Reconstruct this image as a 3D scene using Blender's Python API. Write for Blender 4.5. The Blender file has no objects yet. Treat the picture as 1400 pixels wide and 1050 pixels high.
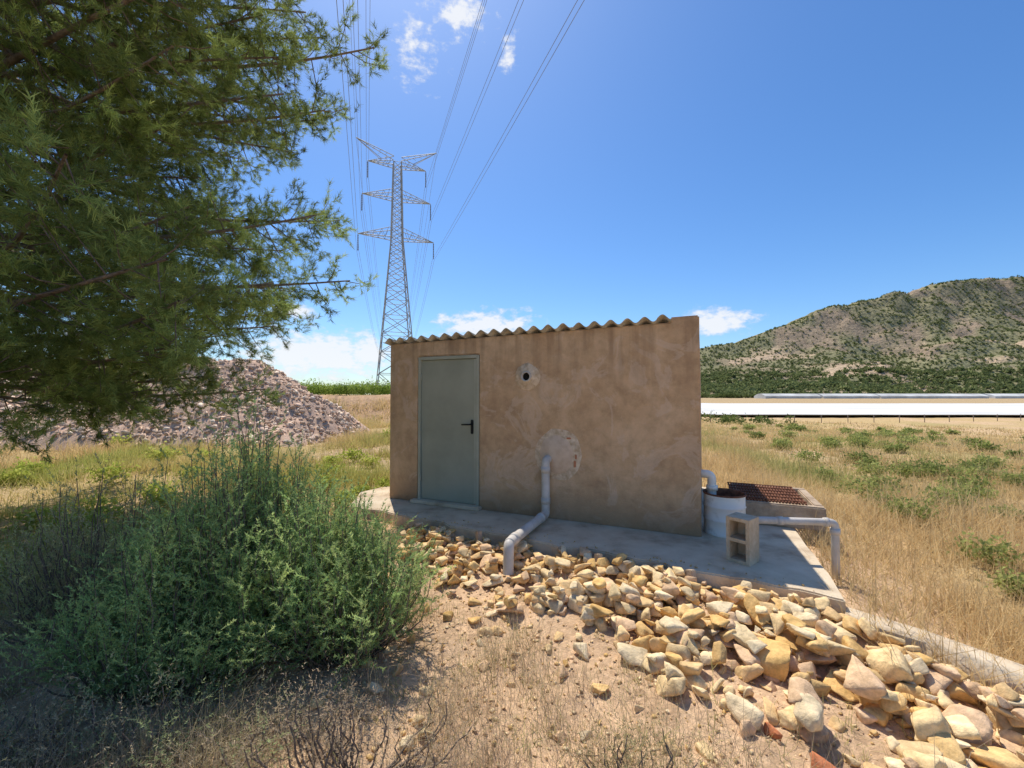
import bpy, bmesh, math, random
import numpy as np
from mathutils import Vector, Matrix
random.seed(7); rng=np.random.default_rng(7)
sc=bpy.context.scene
R=math.radians
# ------------------------------------------------------------ helpers
def hash2(ix,iy,s):
    h=np.sin(ix*127.1+iy*311.7+s*74.7)*43758.5453
    return h-np.floor(h)
def vnoise(x,y,s=0):
    x=np.asarray(x,float);y=np.asarray(y,float)
    ix=np.floor(x);iy=np.floor(y);fx=x-ix;fy=y-iy
    fx=fx*fx*(3-2*fx);fy=fy*fy*(3-2*fy)
    a=hash2(ix,iy,s);b=hash2(ix+1,iy,s);c=hash2(ix,iy+1,s);d=hash2(ix+1,iy+1,s)
    return (a*(1-fx)+b*fx)*(1-fy)+(c*(1-fx)+d*fx)*fy
def fbm(x,y,o=4,s=0):
    r=0;a=.5;t=0
    for i in range(o):
        r=r+a*vnoise(x*2**i,y*2**i,s+i*3.1);t+=a;a*=.5
    return r/t
def sst(a,b,x):
    t=np.clip((np.asarray(x,float)-a)/(b-a),0,1);return t*t*(3-2*t)
def link(o,parent=None):
    sc.collection.objects.link(o)
    if parent: o.parent=parent
    return o
def empty(name,loc=(0,0,0),rz=0):
    e=bpy.data.objects.new(name,None);e.location=loc;e.rotation_euler=(0,0,rz);e.empty_display_size=.2
    return link(e)
def mesh_np(name,V,F,mat,C=None,parent=None,smooth=False):
    V=np.ascontiguousarray(V,dtype=np.float32);F=np.ascontiguousarray(F,dtype=np.int32)
    me=bpy.data.meshes.new(name);n=F.shape[1]
    me.vertices.add(len(V));me.vertices.foreach_set('co',V.ravel())
    me.loops.add(F.size);me.loops.foreach_set('vertex_index',F.ravel())
    me.polygons.add(len(F));me.polygons.foreach_set('loop_start',np.arange(0,F.size,n,dtype=np.int32))
    try: me.polygons.foreach_set('loop_total',np.full(len(F),n,dtype=np.int32))
    except Exception: pass
    if smooth: me.polygons.foreach_set('use_smooth',np.ones(len(F),dtype=bool))
    me.update(calc_edges=True)
    if C is not None:
        at=me.color_attributes.new('Col','FLOAT_COLOR','POINT')
        c=np.ones((len(V),4),dtype=np.float32);c[:,:3]=C;at.data.foreach_set('color',c.ravel())
    me.materials.append(mat)
    return link(bpy.data.objects.new(name,me),parent)
def bm_obj(name,bm,mat,parent=None,smooth=False):
    bmesh.ops.recalc_face_normals(bm,faces=bm.faces)
    me=bpy.data.meshes.new(name);bm.to_mesh(me);bm.free()
    if smooth:
        for p in me.polygons:p.use_smooth=True
    me.materials.append(mat)
    return link(bpy.data.objects.new(name,me),parent)
def box(name,x0,x1,y0,y1,z0,z1,mat,parent=None,bev=.006):
    bm=bmesh.new();bmesh.ops.create_cube(bm,size=1)
    for v in bm.verts:
        v.co=Vector(((x0+x1)/2+v.co.x*(x1-x0),(y0+y1)/2+v.co.y*(y1-y0),(z0+z1)/2+v.co.z*(z1-z0)))
    if bev: bmesh.ops.bevel(bm,geom=bm.edges[:],offset=bev,segments=2,affect='EDGES')
    return bm_obj(name,bm,mat,parent)
def tube_arrays(pts,rad,n=12):
    pts=[Vector(p) for p in pts];V=[];F=[]
    rad=rad if hasattr(rad,'__len__') else [rad]*len(pts)
    up=Vector((0,0,1));prev=None
    for i,p in enumerate(pts):
        t=(pts[min(i+1,len(pts)-1)]-pts[max(i-1,0)]).normalized()
        if prev is None:
            a=t.cross(up)
            if a.length<.1:a=t.cross(Vector((1,0,0)))
        else: a=prev-t*prev.dot(t)
        a.normalize();prev=a;b=t.cross(a)
        for k in range(n):
            an=2*math.pi*k/n;V.append(p+(a*math.cos(an)+b*math.sin(an))*rad[i])
    for i in range(len(pts)-1):
        for k in range(n):
            F.append((i*n+k,i*n+(k+1)%n,(i+1)*n+(k+1)%n,(i+1)*n+k))
    return V,F
def rounded(pts,r,seg=6):
    pts=[Vector(p) for p in pts];out=[pts[0]]
    for i in range(1,len(pts)-1):
        a=(pts[i-1]-pts[i]).normalized();b=(pts[i+1]-pts[i]).normalized()
        p0=pts[i]+a*r;p1=pts[i]+b*r
        for k in range(seg+1):
            t=k/seg;out.append(p0*(1-t)**2+pts[i]*2*t*(1-t)+p1*t*t)
    out.append(pts[-1]);return out
def tube(name,pts,rad,mat,parent=None,n=16,caps=True):
    V,F=tube_arrays(pts,rad,n);bm=bmesh.new()
    vs=[bm.verts.new(v) for v in V]
    for f in F:bm.faces.new([vs[i] for i in f])
    if caps:
        bm.faces.new(vs[:n]);bm.faces.new(vs[-n:][::-1])
    o=bm_obj(name,bm,mat,parent,True);return o
def lathe(name,prof,mat,parent=None,n=32,loc=(0,0,0)):
    V=[];F=[]
    for r,z in prof:
        for k in range(n):
            a=2*math.pi*k/n;V.append((loc[0]+r*math.cos(a),loc[1]+r*math.sin(a),loc[2]+z))
    for i in range(len(prof)-1):
        for k in range(n):F.append((i*n+k,i*n+(k+1)%n,(i+1)*n+(k+1)%n,(i+1)*n+k))
    return mesh_np(name,V,F,mat,parent=parent,smooth=True)
# ------------------------------------------------------------ materials
def newmat(name,rough=.9):
    m=bpy.data.materials.new(name);m.use_nodes=True;nt=m.node_tree
    b=nt.nodes['Principled BSDF'];b.inputs['Roughness'].default_value=rough
    b.inputs['Specular IOR Level'].default_value=.25
    return m,nt,b
def N(nt,t,**k):
    n=nt.nodes.new(t)
    for a,v in k.items():
        if a in n.inputs.keys(): n.inputs[a].default_value=v
        else: setattr(n,a,v)
    return n
def ramp(nt,fac,stops):
    r=nt.nodes.new('ShaderNodeValToRGB');e=r.color_ramp.elements
    while len(e)<len(stops):e.new(.5)
    for i,(p,c) in enumerate(stops):e[i].position=p;e[i].color=(*c,1) if len(c)==3 else c
    nt.links.new(fac,r.inputs[0]);return r
def mix(nt,f,a,b,mode='MIX'):
    m=nt.nodes.new('ShaderNodeMix');m.data_type='RGBA';m.blend_type=mode
    for s,v in ((m.inputs[0],f),(m.inputs[6],a),(m.inputs[7],b)):
        if hasattr(v,'links'): nt.links.new(v,s)
        else: s.default_value=v if isinstance(v,float) else (*v,1)
    return m.outputs[2]
def noise(nt,scale,detail=4,rough=.6,coord='Object',dist=0):
    tc=nt.nodes.new('ShaderNodeTexCoord');n=nt.nodes.new('ShaderNodeTexNoise')
    n.inputs['Scale'].default_value=scale;n.inputs['Detail'].default_value=detail
    n.inputs['Roughness'].default_value=rough;n.inputs['Distortion'].default_value=dist
    nt.links.new(tc.outputs[coord],n.inputs['Vector']);return n.outputs['Fac']
def bump(nt,b,h,s=.3,d=.02):
    n=nt.nodes.new('ShaderNodeBump');n.inputs['Strength'].default_value=s;n.inputs['Distance'].default_value=d
    nt.links.new(h,n.inputs['Height']);nt.links.new(n.outputs[0],b.inputs['Normal'])
def noisemat(name,c1,c2,scale=6,rough=.9,bs=.3,bd=.01,bscale=60,lo=.35,hi=.65,c3=None,metal=0):
    m,nt,b=newmat(name,rough);b.inputs['Metallic'].default_value=metal
    r=ramp(nt,noise(nt,scale),[(lo,c1),(hi,c2)] if c3 is None else [(lo,c1),((lo+hi)/2,c2),(hi,c3)])
    nt.links.new(r.outputs[0],b.inputs['Base Color'])
    if bs>0: bump(nt,b,noise(nt,bscale),bs,bd)
    return m
def vcolmat(name,rough=.9,trans=0.0,bscale=None,bs=.5,bd=.01,var=0):
    m=bpy.data.materials.new(name);m.use_nodes=True;nt=m.node_tree
    nt.nodes.remove(nt.nodes['Principled BSDF']);b=N(nt,'ShaderNodeBsdfDiffuse')
    a=N(nt,'ShaderNodeAttribute',attribute_name='Col');col=a.outputs['Color']
    if var:
        r=ramp(nt,noise(nt,var,4,.7),[(.3,(.62,.6,.56)),(.7,(1.25,1.2,1.15))])
        col=mix(nt,1.0,col,r.outputs[0],'MULTIPLY')
    nt.links.new(col,b.inputs['Color'])
    if bscale:bump(nt,b,noise(nt,bscale,4,.7),bs,bd)
    outp=b.outputs[0]
    if trans:
        t=N(nt,'ShaderNodeBsdfTranslucent');nt.links.new(col,t.inputs[0])
        ms=N(nt,'ShaderNodeMixShader');ms.inputs[0].default_value=trans
        nt.links.new(b.outputs[0],ms.inputs[1]);nt.links.new(t.outputs[0],ms.inputs[2]);outp=ms.outputs[0]
    nt.links.new(outp,nt.nodes['Material Output'].inputs[0])
    return m
M_leaf=vcolmat('foliage',.8,.5)
M_grass=vcolmat('grass_blades',.8,.45)
M_stone=vcolmat('limestone',.92,0,40,.8,.010,13)
M_bark=noisemat('bark',(.15,.115,.09),(.30,.23,.18),12,.95,.8,.03,30)
M_steel=noisemat('galvanised_steel',(.26,.29,.31),(.38,.41,.43),.4,.6,0,.01,5)
M_wire=noisemat('wire',(.16,.18,.22),(.22,.24,.28),.4,.5,0,.01,5)
M_stucco,nt,b=newmat('stucco',.95)
n1=noise(nt,1.3,6,.68,dist=.5);n2=noise(nt,5,6,.72)
r1=ramp(nt,n1,[(.3,(.50,.315,.180)),(.5,(.63,.42,.245)),(.68,(.72,.505,.315))])
r2=ramp(nt,n2,[(.3,(.74,.72,.70)),(.55,(1,1,1)),(.75,(1.10,1.09,1.08))])
c=mix(nt,1.0,r1.outputs[0],r2.outputs[0],'MULTIPLY')
n3=noise(nt,2.1,6,.66,dist=1.2);r3=ramp(nt,n3,[(.54,(0,0,0)),(.585,(.42,.42,.42)),(.7,(.12,.12,.12))])
c=mix(nt,r3.outputs[0],c,(.74,.57,.43))
tc=N(nt,'ShaderNodeTexCoord');sx=N(nt,'ShaderNodeSeparateXYZ');nt.links.new(tc.outputs['Object'],sx.inputs[0])
mp=N(nt,'ShaderNodeMapping');mp.inputs['Scale'].default_value=(5,5,.45);nt.links.new(tc.outputs['Object'],mp.inputs[0])
ns=N(nt,'ShaderNodeTexNoise');ns.inputs['Scale'].default_value=1.6;ns.inputs['Detail'].default_value=5;nt.links.new(mp.outputs[0],ns.inputs['Vector'])
rs=ramp(nt,ns.outputs['Fac'],[(.46,(0,0,0)),(.68,(.75,.75,.75))])
mr=N(nt,'ShaderNodeMapRange');nt.links.new(sx.outputs['Z'],mr.inputs[0])
mr.inputs[1].default_value=1.4;mr.inputs[2].default_value=2.3;mr.inputs[3].default_value=.08;mr.inputs[4].default_value=1
mm=N(nt,'ShaderNodeMath',operation='MULTIPLY');nt.links.new(mr.outputs[0],mm.inputs[0]);nt.links.new(rs.outputs[0],mm.inputs[1])
c=mix(nt,mm.outputs[0],c,(.27,.165,.095))
mr=N(nt,'ShaderNodeMapRange');nt.links.new(sx.outputs['Z'],mr.inputs[0])
mr.inputs[1].default_value=0;mr.inputs[2].default_value=.4;mr.inputs[3].default_value=1.5;mr.inputs[4].default_value=0
mm=N(nt,'ShaderNodeMath',operation='MULTIPLY');mm.use_clamp=True;nt.links.new(mr.outputs[0],mm.inputs[0]);nt.links.new(n2,mm.inputs[1])
c=mix(nt,mm.outputs[0],c,(.30,.185,.105))
nt.links.new(c,b.inputs['Base Color'])
bump(nt,b,noise(nt,22,6,.75),.6,.02)
M_conc=noisemat('concrete',(.42,.31,.21),(.64,.52,.37),2.6,.93,.6,.014,30,lo=.3,hi=.68,c3=(.74,.62,.46))
M_edge=noisemat('concrete_old',(.34,.25,.17),(.54,.42,.30),6,.95,.8,.02,25)
M_roof=noisemat('fibre_cement',(.30,.26,.20),(.60,.53,.42),7,.95,.4,.01,60)
M_door=noisemat('door_paint',(.31,.32,.245),(.38,.385,.30),1.6,.5,.08,.004,14)
M_frame=noisemat('door_frame_paint',(.36,.37,.28),(.45,.45,.36),3,.55,.05,.004,14)
M_black=noisemat('black_plastic',(.012,.012,.012),(.025,.025,.025),20,.4,0,.01,5)
M_pvc=noisemat('pvc_grey',(.50,.46,.41),(.70,.65,.60),5,.5,.1,.004,30)
M_white=noisemat('white_paint',(.55,.50,.42),(.88,.85,.79),6,.55,.1,.004,20,lo=.28,hi=.45)
M_rust=noisemat('rust',(.12,.045,.025),(.26,.11,.06),14,.9,.4,.005,60)
M_block=noisemat('cinder_block',(.52,.40,.27),(.66,.53,.38),14,.97,.8,.008,90)
M_brick=noisemat('brick',(.50,.19,.10),(.60,.28,.15),15,.95,.6,.01,50)
M_patch=noisemat('patch_render',(.56,.40,.25),(.84,.68,.50),14,.97,.9,.02,40)
M_dark=noisemat('dark_void',(.008,.007,.006),(.02,.018,.015),10,.95,0,.01,5)
M_plastic=vcolmat('plastic_sheet',1,0)
M_ground=bpy.data.materials.new('soil');M_ground.use_nodes=True;nt=M_ground.node_tree
nt.nodes.remove(nt.nodes['Principled BSDF']);b=N(nt,'ShaderNodeBsdfDiffuse');nt.links.new(b.outputs[0],nt.nodes['Material Output'].inputs[0])
geo=N(nt,'ShaderNodeTexCoord')
a=N(nt,'ShaderNodeAttribute',attribute_name='Col')
rr=ramp(nt,noise(nt,3,6,.72),[(.3,(.66,.63,.6)),(.5,(1,1,1)),(.7,(1.2,1.18,1.16))])
c=mix(nt,1.0,a.outputs['Color'],rr.outputs[0],'MULTIPLY')
vo=N(nt,'ShaderNodeTexVoronoi');vo.inputs['Scale'].default_value=34;nt.links.new(geo.outputs['Object'],vo.inputs['Vector'])
rv=ramp(nt,vo.outputs['Color'],[(0.2,(.78,.74,.7)),(.8,(1.25,1.22,1.18))])
c=mix(nt,.6,c,rv.outputs[0],'MULTIPLY')
nt.links.new(c,b.inputs['Color'])
bump(nt,b,noise(nt,30,5,.8),.9,.03)
# ------------------------------------------------------------ layout
A=np.array([-2.2,5.8]);B=np.array([2.45,3.16]);nrm=np.array([-.494,-.869]);tan=np.array([.869,-.494])
def dout(x,y): return (x-A[0])*nrm[0]+(y-A[1])*nrm[1]
def along(x,y): return (x-A[0])*tan[0]+(y-A[1])*tan[1]
sd=np.array([.4108,.9117])
def dright(x,y): return (x-B[0])*sd[1]-(y-B[1])*sd[0]
def in_slab(x,y,m=0.0):
    return (dout(x,y)<m)&(dright(x,y)<m)&(dout(x,y)>-4.0-m)&(along(x,y)>-m)
def gh(x,y,fine=True):
    x=np.asarray(x,float);y=np.asarray(y,float);r=np.hypot(x,y)+1e-6
    z=-.14-.15*sst(0,1.2,dout(x,y))
    z=z-.15*sst(0,1.0,dright(x,y))
    s=sst(-.22,.4,x/r)*sst(0,10,y)
    z=z-2.6*s*sst(6,75,r)+2.3*s*sst(200,248,y)
    pl=sst(.0,-.2,x/r)*sst(24,30,y+x*.05+1.2*fbm(x*.3,y*.3,2,5))
    z=z+pl*1.6
    if fine:
        out=(~in_slab(x,y,.02)).astype(float)
        z=z+out*((fbm(x*2.2,y*2.2,4,1)-.5)*.10+(fbm(x*.35,y*.35,2,2)-.5)*.25*sst(5,14,r))-(1-out)*.03
    return z
# ------------------------------------------------------------ ground
na=420;rad=[0.0];rr_=.06
while rr_<4500:
    rad.append(rr_);rr_*=1.03 if rr_<60 else 1.05
    if rr_<1.0: rr_=max(rr_,rad[-1]+.05)
rad=np.array(rad);an=np.linspace(0,2*np.pi,na,endpoint=False)
RR,AA=np.meshgrid(rad,an,indexing='ij')
X=RR*np.cos(AA);Y=2+RR*np.sin(AA);Z=gh(X,Y)
V=np.stack([X,Y,Z],-1).reshape(-1,3)
i,j=np.meshgrid(np.arange(len(rad)-1),np.arange(na),indexing='ij')
F=np.stack([i*na+j,(i+1)*na+j,(i+1)*na+(j+1)%na,i*na+(j+1)%na],-1).reshape(-1,4)
x,y=V[:,0],V[:,1];r=np.hypot(x,y)
soil=np.array([.76,.55,.36]);gold=np.array([.52,.385,.20]);green=np.array([.31,.29,.12]);red=np.array([.64,.39,.23])
f1=fbm(x*.5,y*.5,3,8)[:,None];f2=fbm(x*.25,y*.12,4,9)[:,None]
C=soil*(1-f1*.3)+red*f1*.3
fg=(sst(.3,1.6,np.maximum(dright(x,y),-dout(x,y)-3.5))[:,None])
fg=np.maximum(fg,sst(5.5,8,r)[:,None])
fld=gold*(1-sst(.5,.75,f2)*.5)+green*sst(.5,.75,f2)*.5
pk=sst(.48,.62,fbm(x*.4,y*.25,4,19))[:,None]*.65;fld=fld*(1-pk)+np.array([.60,.43,.28])*pk
C=C*(1-fg)+fld*fg
bank=((y>22)&(y<31)&(x<0))[:,None];C=np.where(bank,np.array([.50,.34,.21]),C)
far=sst(180,260,r)[:,None];C=C*(1-far)+np.array([.46,.35,.21])*far
mesh_np('ground',V,F,M_ground,C,smooth=True)
# ------------------------------------------------------------ hill
gx=np.linspace(-60,1100,420);gy=np.linspace(262,1000,260)
X,Y=np.meshgrid(gx,gy,indexing='ij')
prof=lambda x:np.interp(x,[-60,0,120,244,294,360,408,474,531,597,664,800,1100],[0,4,34,64,69,90,110,128,141,154,160,160,135])
def hillz(X,Y):
    w=X+(fbm(X*.006,Y*.006,3,40)-.5)*40
    H=prof(w);foot=290+60*(fbm(X*.008,Y*0,3,31)-.5)
    t=np.clip((Y-foot)/(555-foot),0,1)
    up=t**1.15
    gul=np.abs(fbm(X*.012+Y*.004,Y*.005,4,33)-.5)*2
    z=H*up*(1-.42*(1-gul)*np.sin(np.pi*np.clip(t,0,1))**1)+H*.035*(fbm(X*.04,Y*.04,4,37)-.5)*4*np.clip(t*3,0,1)
    back=sst(575,900,Y);z=z*(1-back)
    return z-1.6+ (t<=0)*-1.5
Z=hillz(X,Y);V=np.stack([X,Y,Z],-1).reshape(-1,3);n2_=len(gy)
i,j=np.meshgrid(np.arange(len(gx)-1),np.arange(n2_-1),indexing='ij')
F=np.stack([i*n2_+j,(i+1)*n2_+j,(i+1)*n2_+j+1,i*n2_+j+1],-1).reshape(-1,4)
x,y,z=V.T
f=fbm(x*.02,y*.02,5,50)[:,None];g=fbm(x*.03,y*.03,5,52)[:,None]
C=np.array([.35,.26,.16])*(1-f)+np.array([.46,.35,.225])*f
gg=sst(.33,.55,g)*.75*(1-.25*sst(60,150,z)[:,None]);C=C*(1-gg)+np.array([.24,.255,.10])*gg
bare=sst(.60,.70,fbm(x*.015,y*.03,3,58))[:,None]*(z<60)[:,None]*.8;C=C*(1-bare)+np.array([.64,.48,.31])*bare
C=C*.88+np.array([.06,.07,.09])*.6  # bluish aerial haze mixed into the hill's vertex colours
M_hill=vcolmat('hill_soil_haze',1,0,.25,.8,3,.3)
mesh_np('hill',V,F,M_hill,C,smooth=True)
def leaves(P,size,cols,flat=0):
    n=len(P);a=rng.normal(size=(n,3));a/=np.linalg.norm(a,axis=1)[:,None]
    b=rng.normal(size=(n,3));b=np.cross(a,b);b/=np.linalg.norm(b,axis=1)[:,None]
    s=np.asarray(size).reshape(-1,1)*np.ones((n,1))
    V=np.stack([P-b*s*.35,P+b*s*.35,P+a*s],1).reshape(-1,3)
    return V,np.arange(3*n).reshape(-1,3),np.repeat(cols,3,0)
def clumps(name,cent,rad_,hgt,per,lsize,pal,mat=M_leaf,hollow=.5):
    n=len(cent);c=np.repeat(cent,per,0);r_=np.repeat(rad_,per)[:,None];h=np.repeat(hgt,per)[:,None]
    d=rng.normal(size=(n*per,3));d/=np.linalg.norm(d,axis=1)[:,None]
    q=(hollow+(1-hollow)*rng.random((n*per,1))**.5)*(0.75+.5*rng.random((n*per,1))**2)
    ph=np.repeat(rng.random((n,3))*9,per,0)
    lump=.75+.35*np.sin(d[:,:1]*5+ph[:,:1])*np.sin(d[:,1:2]*5+ph[:,1:2])+.1*np.sin(d[:,2:]*7+ph[:,2:])
    P=c+d*q*lump*np.concatenate([r_,r_,h*.5],1)+np.concatenate([0*h,0*h,h*.42],1)
    pal=np.array(pal);t=np.repeat(rng.random(n),per)*.6+rng.random(n*per)*.4
    idx=t*(len(pal)-1);i0=np.floor(idx).astype(int);i1=np.minimum(i0+1,len(pal)-1);fr=(idx-i0)[:,None]
    cols=pal[i0]*(1-fr)+pal[i1]*fr
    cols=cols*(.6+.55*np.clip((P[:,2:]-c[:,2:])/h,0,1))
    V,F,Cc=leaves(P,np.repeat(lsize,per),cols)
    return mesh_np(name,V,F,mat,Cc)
n=18000;x=rng.uniform(60,900,n*3);y=rng.uniform(285,580,n*3)
z=hillz(x,y);k=(z>-1)&(rng.random(n*3)<(.3+.9*sst(.34,.58,fbm(x*.03,y*.03,5,52)))*(1-.2*sst(60,150,z)))
x,y,z=x[k][:n],y[k][:n],z[k][:n]
s=rng.uniform(.6,1.8,len(x))*(1+.6*(z<25))
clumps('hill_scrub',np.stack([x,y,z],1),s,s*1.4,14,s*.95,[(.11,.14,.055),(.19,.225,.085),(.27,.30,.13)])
# ------------------------------------------------------------ fields of plastic and greenhouses
gx=np.linspace(20,330,80);gy=np.linspace(82,192,340)
X,Y=np.meshgrid(gx,gy,indexing='ij')
Z=gh(X,Y,False)+.25+.32*np.abs(np.sin(Y*np.pi/3.2))+.1*fbm(X*.1,Y*.3,2,3)
V=np.stack([X,Y,Z],-1).reshape(-1,3);m_=len(gy)
i,j=np.meshgrid(np.arange(len(gx)-1),np.arange(m_-1),indexing='ij')
F=np.stack([i*m_+j,(i+1)*m_+j,(i+1)*m_+j+1,i*m_+j+1],-1).reshape(-1,4)
pc=(.55+.3*fbm(V[:,0]*.04,V[:,1]*.5,4,61))[:,None]*np.array([1.0,.98,.93])
mesh_np('plastic_crop_tunnels',V,F,M_plastic,pc,smooth=True)
gr=empty('greenhouse',(0,0,0))
M_plastic2=noisemat('greenhouse_film',(.42,.42,.40),(.66,.66,.63),.12,.9,0,.05,.5)
for k in range(9):
    x0=150+k*34;z0=-.9;nn=12;bm=bmesh.new()
    y0=252+rng.uniform(-2,2)
    pr=[(y0,z0)]+[(y0+ (i/nn)*12,z0+1.7+1.5*math.sin(math.pi*i/nn)) for i in range(nn+1)]+[(y0+12,z0)]
    a_=[bm.verts.new((x0,p,q)) for p,q in pr];b_=[bm.verts.new((x0+33,p,q)) for p,q in pr]
    for q in range(len(pr)-1):bm.faces.new((a_[q],a_[q+1],b_[q+1],b_[q]))
    bm.faces.new(a_);bm.faces.new(b_[::-1])
    bm_obj('tunnel_%d'%k,bm,M_plastic2,gr)
x=rng.uniform(60,420,150);y=rng.uniform(268,300,150);s=rng.uniform(1.2,3,150)
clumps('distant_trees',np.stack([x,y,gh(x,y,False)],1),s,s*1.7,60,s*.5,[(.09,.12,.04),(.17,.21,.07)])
x=np.concatenate([np.linspace(-40,2,150)+k*.2 for k in range(4)]);y=np.concatenate([np.full(150,33.+k*3) for k in range(4)])+rng.normal(0,.15,600)
s=rng.uniform(.45,.8,600)
clumps('vineyard_row',np.stack([x,y,gh(x,y,False)-.02],1),s,s*2.1,90,np.full(600,.14),[(.12,.19,.03),(.28,.39,.07),(.40,.48,.13)])
x=rng.uniform(-70,40,260);y=rng.uniform(60,75,260);s=rng.uniform(.8,1.6,260)
clumps('distant_hedge',np.stack([x,y,gh(x,y,False)],1),s,s*1.2,50,np.full(260,.33),[(.10,.14,.04),(.2,.25,.08)])
# ------------------------------------------------------------ pylon
def beams_mesh(name,L,mat,parent=None):
    V=[];F=[]
    for p,q,r_ in L:
        v,f=tube_arrays([p,q],r_,4);o=len(V);V+=v;F+=[tuple(a+o for a in g) for g in f]
    return mesh_np(name,np.array([tuple(v) for v in V]),F,mat,parent=parent)
pyl=empty('electricity_pylon',(-25.2,92,0),math.atan2(.35,.94))
def hw(z):
    return np.interp(z,[-1,20,35.6,54],[4.3,2.5,1.2,.8])
L=[];zs=[.8]
while zs[-1]<52: zs.append(min(53.5,zs[-1]+max(1.7,hw(zs[-1])*1.25)))
zs[0]=-1
def cor(z): h=hw(z);return [(-h,-h,z),(h,-h,z),(h,h,z),(-h,h,z)]
for a_,b_ in zip(zs[:-1],zs[1:]):
    c0,c1=cor(a_),cor(b_)
    for k in range(4):
        k2=(k+1)%4
        L+= [(c0[k],c1[k],.13),(c0[k],c1[k2],.07),(c0[k2],c1[k],.07),(c1[k],c1[k2],.06)]
arms=[(35.6,8,2.2),(44.3,7.3,1.9),(51.6,6.2,1.8)]
for z,l,hh in arms:
    for s in (-1,1):
        h=hw(z);h2=hw(z+hh);tip=(s*l,0,z+.2)
        for q in (-1,1):
            bb=(s*h,q*h,z);tt=(s*h2,q*h2,z+hh)
            L+=[(bb,tip,.1),(tt,tip,.08)]
            for k in range(1,5):
                f0=k/5;pb=Vector(bb).lerp(Vector(tip),f0);pt=Vector(tt).lerp(Vector(tip),max(0,f0-.1));pt2=Vector(tt).lerp(Vector(tip),min(1,f0+.1))
                L+=[(pb,pt,.045),(pb,pt2,.045)]
        for k in range(5):
            f0=k/5;f1_=(k+1)/5
            L+=[(Vector((s*h,-h,z)).lerp(Vector(tip),f0),Vector((s*h,h,z)).lerp(Vector(tip),f1_),.045)]
for s in (-1,1):
    tip=(s*8.6,0,56.4)
    for q in (-1,1):
        h=hw(53.5);L+=[((s*h,q*h,53.5),tip,.09),((s*3.4,q*.35,52.7),tip,.07)]
        for k in range(1,6):
            pa=Vector((s*h,q*h,53.5)).lerp(Vector(tip),k/6);pb=Vector((s*h,q*h,52.4)).lerp(Vector(tip),min(1,k/6+.08))
            L+=[(pa,pb,.045)]
beams_mesh('lattice',L,M_steel,pyl)
I=[]
for z,l,hh in arms:
    for s in (-1,1):
        for k in range(9):
            zz=z-.1-k*.38;I.append(((s*l,0,zz),(s*l,0,zz-.26),.13))
        I.append(((s*l,0,z+.2),(s*l,0,z-3.6),.05))
beams_mesh('insulators',I,M_wire,pyl)
wv=[];wf=[]
att=[(s*l,z-3.6) for z,l,h in arms for s in (-1,1)]+[(s*8.6,56.4) for s in (-1,1)]
def wire(p0,d,Ln,sag,dz,r_):
    pts=[]
    for k in range(41):
        t=k/40;pts.append((p0[0]+d[0]*Ln*t,p0[1]+d[1]*Ln*t,p0[2]+dz*t-4*sag*t*(1-t)))
    v,f=tube_arrays(pts,r_,4);o=len(wv);wv.extend([tuple(q) for q in v]);wf.extend([tuple(a_+o for a_ in g) for g in f])
for ax,z in att:
    offs=[-.22,.22] if z<55 else [0]
    for o_ in offs:
        p0=(-25.2+.937*(ax+o_),92+.349*(ax+o_),z)
        wire(p0,(.324,-.946),320,4.2,0,.024)
        wire(p0,(-.27,.963),380,14,12,.03)
mesh_np('power_lines',np.array(wv),wf,M_wire)
# ------------------------------------------------------------ concrete slab
def poly_prism(name,pts,z0,z1,mat,parent=None,bev=.015):
    bm=bmesh.new();vs=[bm.verts.new((p[0],p[1],z1)) for p in pts];f=bm.faces.new(vs)
    e=bmesh.ops.extrude_face_region(bm,geom=[f]);
    for v in e['geom']:
        if isinstance(v,bmesh.types.BMVert):v.co.z=z0
    if bev:bmesh.ops.bevel(bm,geom=bm.edges[:],offset=bev,segments=2,affect='EDGES')
    return bm_obj(name,bm,mat,parent)
pts=[]
for k in range(60):
    t=k/59;p=A+(B-A)*t+nrm*((fbm(np.array(t*14.),np.array(0.),3,70)-.5)*.16+(.05 if 18<k<24 or 33<k<37 or 45<k<52 else 0));pts.append(tuple(p))
for k in range(1,16):
    t=k/15;p=B+sd*3.6*t+np.array([.9,-.4])*float((fbm(np.array(t*9.),np.array(3.),3,71)-.5)*.08);pts.append(tuple(p))
pts+=[(-.2,9.2),(-1.7,7.6),(-2.35,6.6)]
poly_prism('concrete_slab',pts,-.3,0,M_conc,bev=.012)
kp=[(2.42,3.12,-.08),(2.75,2.86,-.11),(3.05,2.5,-.14),(3.5,2.05,-.17),(4.2,1.4,-.2)]
V=[];F=[]
for k,(x,y,z) in enumerate(kp):
    n_=Vector((.69,.72))*.09
    V+=[(x-n_.x,y-n_.y,z-.25),(x-n_.x,y-n_.y,z),(x+n_.x,y+n_.y,z+.01),(x+n_.x,y+n_.y,z-.3)]
    if k:
        o=4*(k-1)
        for q in range(3):F.append((o+q,o+q+1,o+q+5,o+q+4))
F.append((len(V)-4,len(V)-3,len(V)-2,len(V)-1))
mesh_np('concrete_kerb',np.array(V),F,M_conc)
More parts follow.
